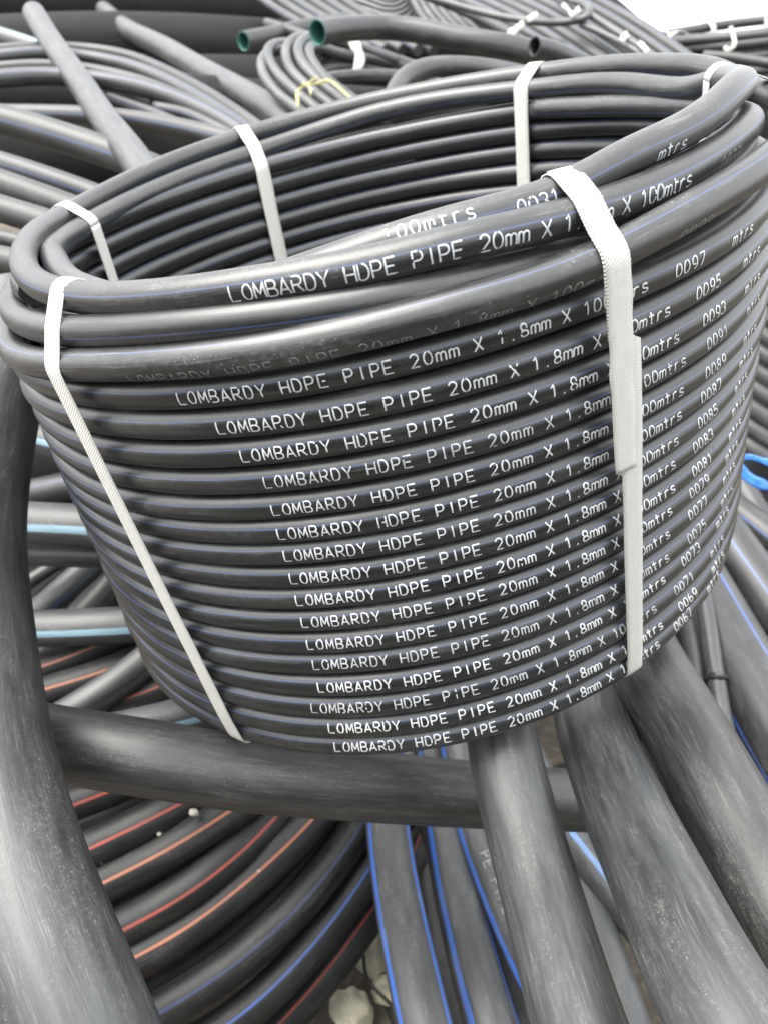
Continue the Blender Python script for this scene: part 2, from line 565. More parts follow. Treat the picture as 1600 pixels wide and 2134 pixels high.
def cyl(th, r, z):
    t = math.radians(th)
    return np.array([r * math.sin(t), -r * math.cos(t), z])
def on(x, y, r, far=False):
    """where the line through pixel (x, y) meets the cylinder of radius r round the coil's axis"""
    d = np.array([(x - 800) / F, (y - 1067) / F, 1.0]) @ MC
    a = d[0] ** 2 + d[1] ** 2
    b = CC[0] * d[0] + CC[1] * d[1]
    c = CC[0] ** 2 + CC[1] ** 2 - r * r
    D = max(b * b - a * c, 0)
    t = (-b + (math.sqrt(D) if far else -math.sqrt(D))) / a
    return CC + t * d
def radial(C):
    R_ = np.array(C, float)
    R_[:, 2] = 0
    return R_
def smooth_noise(n, amp, k):
    return np.interp(np.linspace(0, k, n), np.arange(k + 1), rng.normal(0, amp, k + 1))
def coil_turn(C, r, mat, roll):
    me = tube_mesh("pipe_turn", C, r, radial(C), mat, roll, 20, caps=(0, 1), u0=float(rng.uniform(0, 50)))
    o = link("pipe_turn", me, coil)
    SEC.append((np.asarray(C), r))
    return o

def row(zc, pitch, rad, rnoise=.0007, znoise=.0004, seam=math.pi):
    th = np.linspace(seam - 2 * math.pi, seam, 200)
    rr = rad + .0051 * (zc - .17) + .0039 * np.cos(2 * (th - math.pi / 2)) + .0049 * np.sin(2 * (th - math.pi / 2))
    rn = smooth_noise(200, rnoise, 14)
    zn = smooth_noise(200, znoise, 12)
    e = np.clip(np.minimum(th - th[0], th[-1] - th) / .6, 0, 1)
    rr = rr + rn * e
    x, y = rr * np.sin(th), -rr * np.cos(th)
    z = zc + pitch * th / (2 * math.pi) + .0771 * x - .0206 * y + zn * e
    return np.stack([x, y, z], 1)

FULL = "LOMBARDY HDPE PIPE 20mm X 1.8mm X 100mtrs"
LTH = [-6.7, -6.4, -7.3, -7.1, -7.1, -6.9, -7.0, -7.1, -7.0, -6.9, -6.7, -6.4, -6.5, -7.6, -9.9, -13.5]
def arc_at(C, th_deg):
    """length along C at which it reaches the angle th"""
    C = np.asarray(C)
    L = np.concatenate([[0], np.cumsum(np.linalg.norm(np.diff(C, axis=0), axis=1))])
    a = np.degrees(np.unwrap(np.arctan2(C[:, 0], -C[:, 1])))
    i = np.argmin(np.abs(a - th_deg))
    return L[i]
for i in range(16):                                               # rows numbered 0067 ... 0097 from the bottom
    p = ZZ[i + 1] - ZZ[i]
    C = row((ZZ[i] + ZZ[i + 1]) / 2, p, RC)
    r = max(.0103, .497 * p)
    o = coil_turn(C, r, M_COIL, math.radians(-45 + 1.4 * i + rng.normal(0, 2.5)))
    s0 = arc_at(C, LTH[i])
    ref = radial(C)
    ph = math.radians(-26 + 1.55 * i + rng.normal(0, 2))
    mp = M_PRINTS[int(rng.choice([0, 0, 1, 1, 2]))]
    wn = float(rng.choice([.004, .012, .025]))
    lettering(o, C, ref, r, s0, FULL, mp, ph, worn=wn, slack=.012, cap=.0080 + rng.normal(0, .00015))
    lettering(o, C, ref, r, s0 + .3085 + rng.normal(0, .001), "00%02d" % (67 + 2 * i), mp, ph, adv=.0069, worn=wn)
    lettering(o, C, ref, r, s0 + .3640 + rng.normal(0, .001), "mtrs", mp, ph, worn=wn)
for i in range(18):                                               # inner layer
    C = row(.3745 - .0212 * i, .0212, .2962, .0009, .0003, seam=2 * math.pi)
    C = C[:174] if i == 0 else C
    coil_turn(C, .0106, M_COIL, math.radians(-140 + rng.normal(0, 10)))

# uppermost pipes: the outer one that carries 0099, one tucked beside it, the rim and the loose top turn
def turn_from(pts, r, mat, roll):
    C = spline(pts, .009)
    return coil_turn(C, r, mat, roll), C
t99, C99 = turn_from([cyl(-178, .320, .364), cyl(-135, .321, .352), cyl(-90, .327, .343), on(25, 722, .3275), on(200, 760, .330), on(400, 749, .330), on(600, 722, .330), on(950, 640, .330), on(1200, 560, .330), on(1350, 487, .330), on(1500, 402, .330), cyl(62, .331, .409), cyl(78, .330, .413)], .0108, M_COIL_RIM, math.radians(-58))
ref = radial(C99)
s0 = arc_at(C99, -17.6)
lettering(t99, C99, ref, .0108, s0, FULL, M_PRINT_FAINT, math.radians(37), cap=.0078, adv=.0075, stroke=.0007)
lettering(t99, C99, ref, .0108, s0 + .330, "0099", M_PRINT_FAINT, math.radians(37), stroke=.0007)
t2, C2 = turn_from([cyl(-175, .318, .384), cyl(-120, .318, .366), cyl(-80, .318, .358), on(40, 662, .319), on(200, 690, .321), on(400, 677, .321), on(600, 655, .320), on(800, 622, .316), on(950, 590, .311), on(1100, 552, .303), on(1260, 500, .297), cyl(50, .296, .400), cyl(80, .295, .398)], .0104, M_COIL_RIM, math.radians(5))
t1, C1 = turn_from([cyl(150, .294, .392), cyl(110, .294, .400), cyl(80, .297, .412), on(1555, 262, .303), on(1500, 310, .305), on(1400, 370, .308), on(1200, 447, .311), on(950, 508, .312), on(800, 545, .312), on(600, 583, .312), on(400, 612, .312), on(200, 622, .310), on(130, 612, .307), cyl(-62, .2985, .3895), on(80, 484, .3025, True), on(135, 450, .311, True), on(320, 355, .320, True), on(540, 275, .324, True), on(800, 207, .326, True), on(1100, 156, .324, True), on(1300, 136, .321, True), on(1400, 136, .320, True), on(1500, 152, .321, True), on(1570, 190, .325, True), cyl(83, .330, .413), cyl(74, .331, .4115)][::-1], .0105, M_COIL_RIM, math.radians(-26))
ref = radial(C1)
aa = np.degrees(np.unwrap(np.arctan2(C1[:, 0], -C1[:, 1])))
L1 = np.concatenate([[0], np.cumsum(np.linalg.norm(np.diff(C1, axis=0), axis=1))])
def arc_of(x, y, r, C):
    q = on(x, y, r)
    i = np.argmin(np.linalg.norm(np.asarray(C) - q, axis=1))
    return np.concatenate([[0], np.cumsum(np.linalg.norm(np.diff(C, axis=0), axis=1))])[i]
s0 = arc_of(497, 600, .312, C1)
lettering(t1, C1, ref, .0105, s0, FULL, M_PRINT, math.radians(1), cap=.0088, adv=.0070, stroke=.0010)
lettering(t1, C1, ref, .0105, arc_of(1470, 330, .306, C1), "0033", M_PRINT_FAINT, math.radians(16), stroke=.0008)
t0, C0 = turn_from([cyl(-38, .288, .352), cyl(-24, .288, .372), cyl(-8, .288, .390), on(740, 531, .290), on(950, 466, .291), on(1130, 415, .293), on(1200, 385, .295), on(1300, 331, .297), on(1400, 283, .298), on(1480, 232, .299), on(1522, 192, .297), cyl(78, .2925, .4365), cyl(93, .291, .429), on(1425, 186, .294, True), on(1300, 175, .295, True), on(1100, 187, .297, True), on(800, 232, .300, True), on(600, 295, .300, True), on(400, 365, .299, True), on(180, 470, .295, True), on(110, 522, .287, True), cyl(-62, .277, .381), cyl(-45, .277, .381), cyl(-30, .279, .380)], .0105, M_COIL_RIM, math.radians(-20))
ref = radial(C0)
lettering(t0, C0, ref, .0105, arc_of(818, 505, .291, C0), "100mtrs", M_PRINT, math.radians(-40), adv=.0074)
lettering(t0, C0, ref, .0105, arc_of(1052, 432, .293, C0), "0031", M_PRINT, math.radians(-14), adv=.0066)
lettering(t0, C0, ref, .0105, arc_of(1345, 312, .297, C0), "mtrs", M_PRINT, math.radians(14), adv=.0062, cap=.0076)

# straps: the taut outline round the wall's section at the strap's place
def hull(P):
    P = sorted(set(map(tuple, np.round(P, 6))))
    def half(Q):
        h = []
        for p in Q:
            while len(h) >= 2 and (h[-1][0] - h[-2][0]) * (p[1] - h[-2][1]) - (h[-1][1] - h[-2][1]) * (p[0] - h[-2][0]) <= 0:
                h.pop()
            h.append(p)
        return h
    a, b = half(P), half(P[::-1])
    return np.array(a[:-1] + b[:-1])
def strap(th_top, th_bot, width=.0165, thick=.0007, cut=None, shift=0.0, lift=.0006, zcut=None, zcut_shift=None):
    pts = []
    a0 = math.radians(th_top)
    for C, r in SEC:
        ang = np.arctan2(C[:, 0], -C[:, 1])
        zt = C[:, 2]
        want = np.radians(th_bot + (th_top - th_bot) * np.clip(zt / .37, 0, 1.1))
        dlt = (ang - want + math.pi) % (2 * math.pi) - math.pi
        s = np.where((dlt[:-1] * dlt[1:] <= 0) & (np.abs(dlt[:-1]) < .2))[0]
        for i in s[:2]:
            rr = math.hypot(C[i, 0], C[i, 1])
            for t in np.linspace(0, 2 * math.pi, 20, endpoint=False):
                pts.append((rr + (r + lift) * math.cos(t), C[i, 2] + (r + lift) * math.sin(t)))
    h = hull(np.array(pts))                                       # (radius, z), counter-clockwise
    h = np.vstack([h, h[:1]])
    L = np.concatenate([[0], np.cumsum(np.linalg.norm(np.diff(h, axis=0), axis=1))])
    s = np.linspace(0, L[-1], 220)
    q = np.stack([np.interp(s, L, h[:, 0]), np.interp(s, L, h[:, 1])], 1)
    if zcut:
        keep = (q[:, 1] > zcut[0]) & (q[:, 1] < zcut[1]) & (q[:, 0] > .29)
        q = q[keep]
    th = np.radians(th_bot + (th_top - th_bot) * np.clip(q[:, 1] / .37, 0, 1.1)) 
    th = th + (shift / .33 if zcut_shift is None else np.where((q[:, 0] > .3) & (q[:, 1] < zcut_shift), shift / .33, 0))
    e_r = np.stack([np.sin(th), -np.cos(th), 0 * th], 1)
    e_t = np.stack([np.cos(th), np.sin(th), 0 * th], 1)
    C = q[:, :1] * e_r
    C[:, 2] = q[:, 1]
    tn = np.gradient(q, axis=0)
    nr = np.stack([tn[:, 1], -tn[:, 0]], 1)
    normal = unit(nr[:, :1] * e_r + np.stack([0 * th, 0 * th, nr[:, 1]], 1))
    C = C + e_t * smooth_noise(len(C), .0004, 12)[:, None]
    me = ribbon_mesh("strap", C, e_t, width * (1 + smooth_noise(len(C), .02, 30)), thick, M_STRAP, normal)
    return link("strap", me, coil)
strap(-29.5, -23.4)
strap(32.0, 40.0, shift=.006, zcut_shift=.345)                    # its two ends overlap on the outside
strap(32.0, 40.0, lift=.0016, zcut=(.247, .5))
for t in (-93.5, -143, 152.5, 94):
    strap(t, t)

# ------------------------------------------------------------------ big pipes close to the camera
def CF(x, y, z):
    """a point of the main coil's frame, in the world"""
    return RW @ np.array([x, y, z]) + LOC
BIG = hdpe(None, base=.036, dust=.34, rough=.45, scuff=.75, radius=.045, relief=.55, nicks=.9, stain=1.3)
BIG2 = hdpe(None, base=.021, dust=.28, rough=.44, scuff=.7, radius=.045, relief=.55, nicks=.9, stain=1.3)
pipe("bent_pipe", "thick scuffed black pipe curving up the left edge of the picture", [(60, 640, .86), (5, 770, .80), (-22, 880, .76), (-55, 1100, .70), (-42, 1350, .645), (0, 1650, .575), (75, 1900, .53), (165, 2134, .50), (240, 2320, .485)], .090, BIG, seg=40, wob=.0006)
pipe("pipe", "thick scuffed black pipe lying crosswise right under the main coil", [(-160, 1490, .73), (100, 1546, .70), (300, 1578, .692), (500, 1610, .711), (700, 1632, .747), (980, 1655, .81), (1210, 1668, .873), (1320, 1672, .90)], .0675, BIG2, seg=40, open_end=(1,))
pipe("pipe", "scuffed black pipe running down from the coil, leftmost of three at lower right", [CF(.03, .33, -.047), CF(.065, .10, -.042), CF(.088, -.10, -.036), (1055, 1590, 0.6636), (1082, 1700, 0.6359), (1126, 1860, 0.5922), (1165, 2000, 0.5502), (1205, 2134, 0.5124), (1260, 2300, 0.4704)], .063, BIG, seg=40, wob=.0004)
pipe("pipe", "widest dusty black pipe at lower right, middle of three running down from the coil", [CF(.20, .30, -.055), CF(.195, .05, -.05), (1232, 1500, 0.7254), (1266, 1600, 0.6708), (1307, 1700, 0.6162), (1378, 1850, 0.5460), (1455, 2014, 0.4758), (1520, 2134, 0.4407), (1610, 2300, 0.4056)], .070, BIG, seg=40, wob=.0004)
pipe("pipe", "grey scuffed black pipe at right, third of three, beside the thin tied pipe", [CF(.20, .22, -.06), CF(.213, .02, -.05), (1353, 1400, 0.7257), (1418, 1509, 0.6847), (1484, 1630, 0.6355), (1560, 1770, 0.5904), (1660, 1950, 0.5412), (1760, 2130, 0.5084)], .074, BIG2, seg=40)
P_R = hdpe((.045, .11, .42), 4, .012, base=.018, dust=.30, rough=.42, scuff=.6, radius=.05, relief=.4)
o, C = pipe("blue_striped_pipe", "wide dusty black pipe with blue lines, right of the thin tied pipe", [(1385, 1110, 1.30), (1470, 1270, 1.16), (1555, 1425, 1.05), (1650, 1590, .96), (1740, 1740, .90)], .110, P_R, roll=math.radians(40), seg=36)
lettering(o, C, toward_camera(C), .055, .49, "S PE PIPE", M_PRINT_GREY, math.radians(28), cap=.022, adv=.021, stroke=.0022, flip=1)
pipe("blue_striped_pipe", "dark pipe with blue lines at the right edge, beside the coil's lower rows", [(1400, 960, 1.42), (1480, 1085, 1.34), (1570, 1215, 1.26), (1700, 1400, 1.16)], .090, P_R, roll=math.radians(-12), seg=32)
o, C = pipe("blue_striped_pipe", "pale pipe with one thin blue line, just below the blue tape", [(1420, 1000, 1.50), (1500, 1045, 1.44), (1575, 1100, 1.38), (1700, 1200, 1.28)], .063, P_R, roll=math.radians(0), seg=28)
lettering(o, C, toward_camera(C), .0315, .16, "(o", M_PRINT_GREY, math.radians(38), cap=.020, adv=.02, stroke=.0022)
pipe("pipe", "short grey pipe leaning behind the blue tape", [(1490, 930, 1.55), (1540, 1010, 1.48), (1580, 1080, 1.44), (1620, 1150, 1.4)], .05, BIG2, seg=24)
o, C = pipe("thin_pipe", "thin upright black pipe tied with a black strip, right of the coil's foot", [(1440, 1130, 1.16), (1468, 1270, 1.08), (1488, 1400, 1.02), (1503, 1490, .98), (1525, 1600, .94)], .025, hdpe(None, base=.03, dust=.4, rough=.36, scuff=.4, radius=.0125), seg=22)
i = int(len(C) * .58)
i = int(np.argmin([np.linalg.norm(c - W(1491, 1418, 1.013)) for c in C]))
tt = np.linspace(0, 2 * math.pi * 1.12, 40)
T_, N_, B_ = frames(C, toward_camera(C))
TC = C[i] + np.stack([.0136 * np.cos(a) * N_[i] + .0136 * np.sin(a) * B_[i] + T_[i] * (.004 * math.sin(a * 1.3) + .002 * a / 6) for a in tt])
link("tie_strip", tube_mesh("tie_strip", TC, .0028 * (1 + .25 * np.sin(tt * 9)), T_[i][None] + 0 * TC, M_BLACK_TIE, seg=8), o)
pipe("thin_pipe", "thin dark pipe in shade left of the tied pipe", [(1400, 1180, 1.20), (1432, 1280, 1.13), (1452, 1390, 1.07), (1468, 1500, 1.03)], .032, BIG2, seg=20)

# ------------------------------------------------------------------ coil with orange and blue lines, lower left
og = empty("striped_pipe_coil", W(400, 1850, 1.2))
bpy.context.view_layer.update()
tag(og, "big coil of thick black pipe with red and orange lines, lower left in shade", "pipe coil")
def under(parent, fn, *a, **k):
    o, C = fn(parent, *a, **k)
    o.matrix_parent_inverse = parent.matrix_world.inverted()
    return o, C
def stripy(c, dust=.20):
    return hdpe(c, 2, .024, base=.008, dust=dust, rough=.55, scuff=.22, radius=.027, relief=.4, spec=.45)  # base lowered: the shade over this coil is put into its colour
GL = [
 (RED,   [(-120, 1500, 1.30), (0, 1475, 1.26), (113, 1440, 1.23), (260, 1395, 1.24), (420, 1330, 1.32)]),
 (ORANGE,[(-150, 1590, 1.16), (-20, 1560, 1.14), (74, 1530, 1.13), (203, 1490, 1.14), (380, 1420, 1.20)]),
 (RED,   [(-150, 1765, 1.08), (0, 1725, 1.06), (132, 1679, 1.05), (257, 1631, 1.06), (400, 1565, 1.10), (560, 1480, 1.2)]),
 (RED,   [(-100, 1885, 1.06), (40, 1835, 1.04), (167, 1779, 1.035), (300, 1716, 1.04), (415, 1654, 1.07), (560, 1560, 1.15)]),
 (ORANGE,[(-80, 1965, 1.05), (70, 1914, 1.03), (195, 1854, 1.025), (350, 1774, 1.03), (515, 1669, 1.07), (640, 1570, 1.14)]),
 (RED,   [(-60, 2070, 1.04), (100, 2010, 1.02), (232, 1944, 1.015), (400, 1849, 1.02), (500, 1770, 1.05), (565, 1705, 1.09), (660, 1590, 1.16)]),
 (ORANGE,[(-40, 2140, 1.04), (120, 2078, 1.02), (260, 2009, 1.015), (400, 1929, 1.02), (540, 1819, 1.05), (670, 1689, 1.11), (740, 1600, 1.17)]),
 (DEEP_BLUE, [(40, 2245, 1.05), (200, 2180, 1.03), (350, 2098, 1.02), (500, 1998, 1.03), (650, 1855, 1.07), (740, 1735, 1.13), (790, 1650, 1.18)]),
 (BLUE,  [(160, 2290, 1.07), (330, 2215, 1.05), (485, 2128, 1.04), (625, 2000, 1.06), (725, 1876, 1.10), (800, 1760, 1.16), (870, 1640, 1.26)]),
 (RED,   [(280, 2330, 1.11), (460, 2245, 1.09), (600, 2120, 1.09), (695, 2010, 1.11), (780, 1895, 1.16), (850, 1800, 1.24), (910, 1650, 1.34)]),
]
for c, px in GL:
    under(og, strand, px, .052, stripy(c), roll=math.radians(rng.normal(0, 6)), seg=24)
for px in [[(-150, 1820, 1.14), (80, 1760, 1.12), (330, 1660, 1.14), (520, 1540, 1.22)], [(-60, 2020, 1.12), (180, 1930, 1.10), (400, 1800, 1.11), (600, 1620, 1.19)], [(60, 2190, 1.12), (330, 2050, 1.10), (560, 1880, 1.12), (720, 1680, 1.2)]]:
    under(og, strand, px, .052, stripy(RED), roll=math.radians(140), seg=20)
for (x, y, d, sz, lab) in [(405, 1693, 1.018, .0062, "largest pale pebble lodged between the red lined pipes"), (333, 1738, 1.022, .0028, "tiny grey pebble midway along the gap between lined pipes"), (213, 1795, 1.022, .0038, "small pale pebble near the bent pipe, lowest in the gap"), (540, 1815, 1.022, .0018, "speck of grit on the lower orange line")]:
    bm_v = []
    me = bpy.data.meshes.new("pebble")
    import bmesh
    bm = bmesh.new()
    bmesh.ops.create_icosphere(bm, subdivisions=2, radius=sz)
    for v in bm.verts:
        v.co *= 1 + rng.normal(0, .10)
        v.co.z *= .7
        v.co.x *= 1.3
    bm.to_mesh(me)
    bm.free()
    me.materials.append(M_PEBBLE)
    o = link("pebble", me)
    o.location = W(x, y, d)
    o.rotation_euler = (.3, .5, sz * 300)
    tag(o, lab, "pebble")

# ------------------------------------------------------------------ coil with bright blue lines, bottom centre
hb = empty("striped_pipe_coil", W(950, 1950, 1.15))
bpy.context.view_layer.update()
tag(hb, "coil of thick dusty black pipe with bright blue lines, bottom centre", "pipe coil")
MH = hdpe(BRIGHT_BLUE, 3, .044, base=.034, dust=.42, rough=.5, scuff=.25, radius=.031, relief=.3)
for px in ([(850, 1500, 1.50), (858, 1700, 1.36), (885, 1900, 1.22), (935, 2134, 1.08), (985, 2290, 1.0)], [(740, 1500, 1.55), (752, 1700, 1.42), (790, 1900, 1.30), (850, 2134, 1.17), (900, 2290, 1.1)], [(960, 1500, 1.52), (990, 1700, 1.40), (1050, 1900, 1.27), (1130, 2134, 1.12), (1190, 2290, 1.05)]):
    under(hb, strand, px, .063, hdpe(None, base=.012, dust=.2, rough=.5, radius=.031), seg=24)
under(hb, strand, [(800, 1480, 1.250), (802, 1600, 1.162), (806, 1700, 1.091), (822, 1830, 1.012), (846, 1960, 0.933), (884, 2134, 0.854), (920, 2290, 0.810)], .0618, MH, roll=math.radians(56), seg=28)
under(hb, strand, [(895, 1480, 1.285), (905, 1600, 1.214), (921, 1705, 1.135), (944, 1830, 1.056), (976, 1967, 0.968), (1022, 2134, 0.880), (1070, 2290, 0.836)], .0618, MH, roll=math.radians(42), seg=28)
o, C = under(hb, strand, [(940, 1480, 1.232), (962, 1600, 1.170), (988, 1711, 1.109), (1036, 1843, 1.030), (1080, 1945, 0.968), (1158, 2100, 0.880), (1220, 2220, 0.836)], .0618, MH, roll=math.radians(50), seg=28)
lt = lettering(o, C, toward_camera(C), .0309, .245, "PE PIPE 1 0m", M_PRINT_GREY, math.radians(0), cap=.0135, adv=.014, stroke=.0018)
under(hb, strand, [(900, 1700, 1.197), (960, 1850, 1.109), (1020, 1985, 1.030), (1082, 2134, 0.950), (1150, 2290, 0.880)], .056, MH, roll=math.radians(4), seg=28)
under(hb, strand, [(1085, 1560, 1.30), (1128, 1640, 1.24), (1170, 1710, 1.19), (1222, 1780, 1.14), (1300, 1880, 1.09), (1400, 2000, 1.04)], .063, hdpe((.16, .33, .72), 3, .040, base=.06, dust=.6, rough=.5, scuff=.25, radius=.031, relief=.3), roll=math.radians(-4), seg=28)
under(hb, strand, [(1150, 1620, 1.26), (1190, 1760, 1.18), (1232, 1900, 1.10), (1285, 2060, 1.02), (1330, 2200, .97)], .055, hdpe(None, base=.06, dust=.6, rough=.5, scuff=.25, radius=.031, relief=.3), seg=28)

# ------------------------------------------------------------------ pipes between the bent pipe and the coil, left
GREYP = dict(base=.030, dust=.42, rough=.50, scuff=.35, relief=.35)
ML = hdpe(LIGHT_BLUE, 3, .055, radius=.03, **GREYP)
MT = hdpe(THIN_BLUE, 3, .022, radius=.025, **GREYP)
pipe("light_blue_striped_pipe", "pale pipe with a wide light blue line, highest in the gap beside the bent pipe", [(-60, 885, 1.25), (40, 905, 1.22), (110, 922, 1.2), (240, 955, 1.18)], .05, ML, roll=math.radians(8))
pipe("light_blue_striped_pipe", "pale pipe with a light blue line, middle of the gap beside the bent pipe", [(-60, 1078, 1.10), (45, 1089, 1.10), (195, 1098, 1.09), (360, 1122, 1.10)], .062, ML, roll=math.radians(12))
pipe("light_blue_striped_pipe", "pale level pipe with a light blue line, above the orange lined coil", [(-60, 1315, 1.10), (54, 1311, 1.08), (165, 1307, 1.07), (270, 1302, 1.07), (420, 1290, 1.1)], .052, ML, roll=math.radians(18))
pipe("light_blue_striped_pipe", "pale pipe with a light blue line, tucked behind the coil's left foot", [(180, 1535, .92), (300, 1512, .91), (410, 1485, .92), (560, 1440, .96)], .045, ML, roll=math.radians(22))
pipe("pipe", "dark shaded pipe with a faint violet line under the highest pale pipe", [(-60, 1055, 1.26), (56, 1030, 1.24), (150, 1010, 1.22), (300, 975, 1.24)], .045, MT, roll=math.radians(-25))
pipe("pipe", "dark pipe lying directly under the middle light blue lined pipe", [(-60, 1150, 1.15), (60, 1152, 1.15), (200, 1156, 1.14), (380, 1165, 1.16)], .04, BIG2)
pipe("pipe", "slanting pale pipe with a violet line, between the two level light blue lined pipes", [(0, 1355, 1.22), (72, 1285, 1.22), (130, 1233, 1.23), (188, 1180, 1.25), (260, 1110, 1.28)], .045, MT, roll=math.radians(26))
pipe("thin_pipe", "thin slanting dark pipe near the bent pipe, upper of two", [(10, 1248, 1.25), (60, 1213, 1.26), (130, 1168, 1.28), (220, 1110, 1.3)], .024, BIG2)
pipe("thin_pipe", "thin slanting dark pipe near the bent pipe, lower of two", [(10, 1300, 1.26), (60, 1262, 1.27), (120, 1212, 1.29), (200, 1150, 1.31)], .024, BIG2)
pipe("pipe", "dark slanting pipe in deep shade behind the coil's left side", [(90, 1370, 1.3), (180, 1280, 1.32), (260, 1190, 1.34), (340, 1090, 1.36)], .06, BIG2)
for j, (px, D) in enumerate([([(-40, 1420, 1.12), (60, 1402, 1.11), (160, 1368, 1.11), (300, 1310, 1.14)], .045), ([(-60, 1490, 1.08), (74, 1448, 1.07), (203, 1409, 1.08), (360, 1345, 1.12)], .045), ([(60, 1525, 1.04), (210, 1479, 1.03), (344, 1432, 1.04), (480, 1370, 1.08)], .042), ([(180, 1505, 1.10), (328, 1462, 1.09), (374, 1447, 1.09), (520, 1390, 1.12)], .042)]):
    under(og, strand, px, D, stripy(ORANGE if j != 2 else RED), roll=math.radians(-10), seg=22)
under(og, strand, [(20, 1560, 1.02), (160, 1478, 1.0), (270, 1405, 1.02), (380, 1310, 1.06)], .045, BIG2, seg=22)

# ------------------------------------------------------------------ the pile behind: upper left
MB = hdpe(THIN_BLUE, 3, .024, base=.018, dust=.26, rough=.48, scuff=.2, radius=.02, relief=.25)
MBG = hdpe(None, base=.019, dust=.28, rough=.50, scuff=.2, radius=.02, relief=.25)
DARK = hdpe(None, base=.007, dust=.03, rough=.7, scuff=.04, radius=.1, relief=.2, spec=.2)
pipe("upright_pipe", "single dusty pipe sticking up at a slant behind the coil, top left", [(72, 28, 1.86), (100, 75, 1.76), (166, 169, 1.55), (222, 253, 1.38), (288, 340, 1.22), (340, 425, 1.12), (400, 520, 1.04)], .052, BIG, seg=30, open_end=(0,))
pipe("long_pipe", "long dark pipe slanting down to the coil from the black pipes, top left", [(218, 22, 3.0), (262, 58, 2.8), (337, 96, 2.5), (425, 148, 2.2), (519, 200, 1.95), (590, 247, 1.78), (680, 320, 1.62)], .066, hdpe(None, base=.035, dust=.35, rough=.42, scuff=.35, radius=.03, relief=.3), seg=26)
lc = empty("pipe_coil", W(250, 160, 1.7))
bpy.context.view_layer.update()
tag(lc, "loose coil of blue lined pipe arching behind the slanting pipe, upper left", "pipe coil")
for px, D, rl in [
 ([(-150, 122, 1.75), (0, 104, 1.78), (80, 99, 1.8), (160, 101, 1.82), (250, 113, 1.8), (330, 141, 1.74), (420, 187, 1.64), (500, 238, 1.55), (590, 305, 1.45)], .026, -70),
 ([(-150, 140, 1.68), (0, 119, 1.7), (90, 112, 1.72), (180, 120, 1.74), (280, 142, 1.70), (370, 181, 1.63), (460, 234, 1.54), (540, 290, 1.46), (600, 340, 1.4)], .032, -40),
 ([(-150, 160, 1.66), (0, 142, 1.67), (90, 137, 1.68), (190, 146, 1.68), (280, 166, 1.66), (380, 206, 1.58), (470, 258, 1.5), (560, 325, 1.42)], .026, 30),
 ([(-150, 185, 1.56), (0, 164, 1.58), (90, 159, 1.6), (200, 166, 1.6), (300, 184, 1.56), (400, 220, 1.5), (480, 262, 1.45), (560, 318, 1.4)], .036, -35)]:
    under(lc, strand, px, D, MB, roll=math.radians(rl))
pipe("blue_lined_pipe", "level blue lined pipe passing behind the slanting pipe, above the crossing one", [(-60, 236, 1.5), (50, 237, 1.5), (170, 240, 1.48), (280, 250, 1.44), (400, 272, 1.38), (500, 298, 1.34), (620, 345, 1.3)], .034, MB, roll=math.radians(-5))
pipe("blue_lined_pipe", "thick blue lined pipe entering at the left edge below the arching coil", [(-100, 222, 1.36), (0, 248, 1.34), (80, 270, 1.33), (150, 292, 1.32), (240, 322, 1.3), (340, 362, 1.27), (440, 410, 1.24)], .05, MB, roll=math.radians(2))
pipe("blue_lined_pipe", "blue lined pipe at the left edge, just above two bare thick pipes", [(-100, 312, 1.24), (0, 338, 1.23), (100, 370, 1.21), (190, 402, 1.2), (300, 445, 1.18)], .034, MB, roll=math.radians(10))
pipe("pipe", "bare thick grey pipe at the left edge, upper of two pointing at the coil", [(-120, 338, 1.14), (0, 381, 1.13), (110, 420, 1.12), (220, 462, 1.11)], .040, MBG)
pipe("pipe", "bare thick grey pipe at the left edge, lower of two pointing at the coil", [(-120, 395, 1.08), (0, 434, 1.07), (90, 462, 1.06), (200, 498, 1.05)], .038, MBG)
pipe("thin_pipe", "thin grey pipe at the left edge beside the coil's rim", [(-120, 470, 1.04), (0, 494, 1.03), (60, 508, 1.02), (160, 535, 1.0)], .02, MBG)
pipe("pipe", "pale grey pipe at the left edge, lowest, level with the rim's left end", [(-120, 520, 1.02), (0, 540, 1.01), (60, 552, 1.0), (160, 575, .98)], .036, MBG)
pipe("pipe", "short blue lined pipe showing between two arching pipes, upper left", [(225, 202, 1.6), (270, 218, 1.56), (330, 240, 1.5), (420, 280, 1.45)], .022, MB)
pipe("pipe", "second short blue lined pipe, right of the first, upper left", [(325, 224, 1.52), (370, 232, 1.5), (420, 250, 1.46), (500, 290, 1.42)], .022, MB)
pipe("pipe", "dark pipe with a bright upper line behind the slanting pipe's top", [(-100, 50, 2.3), (0, 75, 2.25), (90, 105, 2.2), (200, 150, 2.1), (330, 210, 2.0)], .05, hdpe(LIGHT_BLUE, 2, .05, base=.03, dust=.2, rough=.42, radius=.025), roll=math.radians(-50))
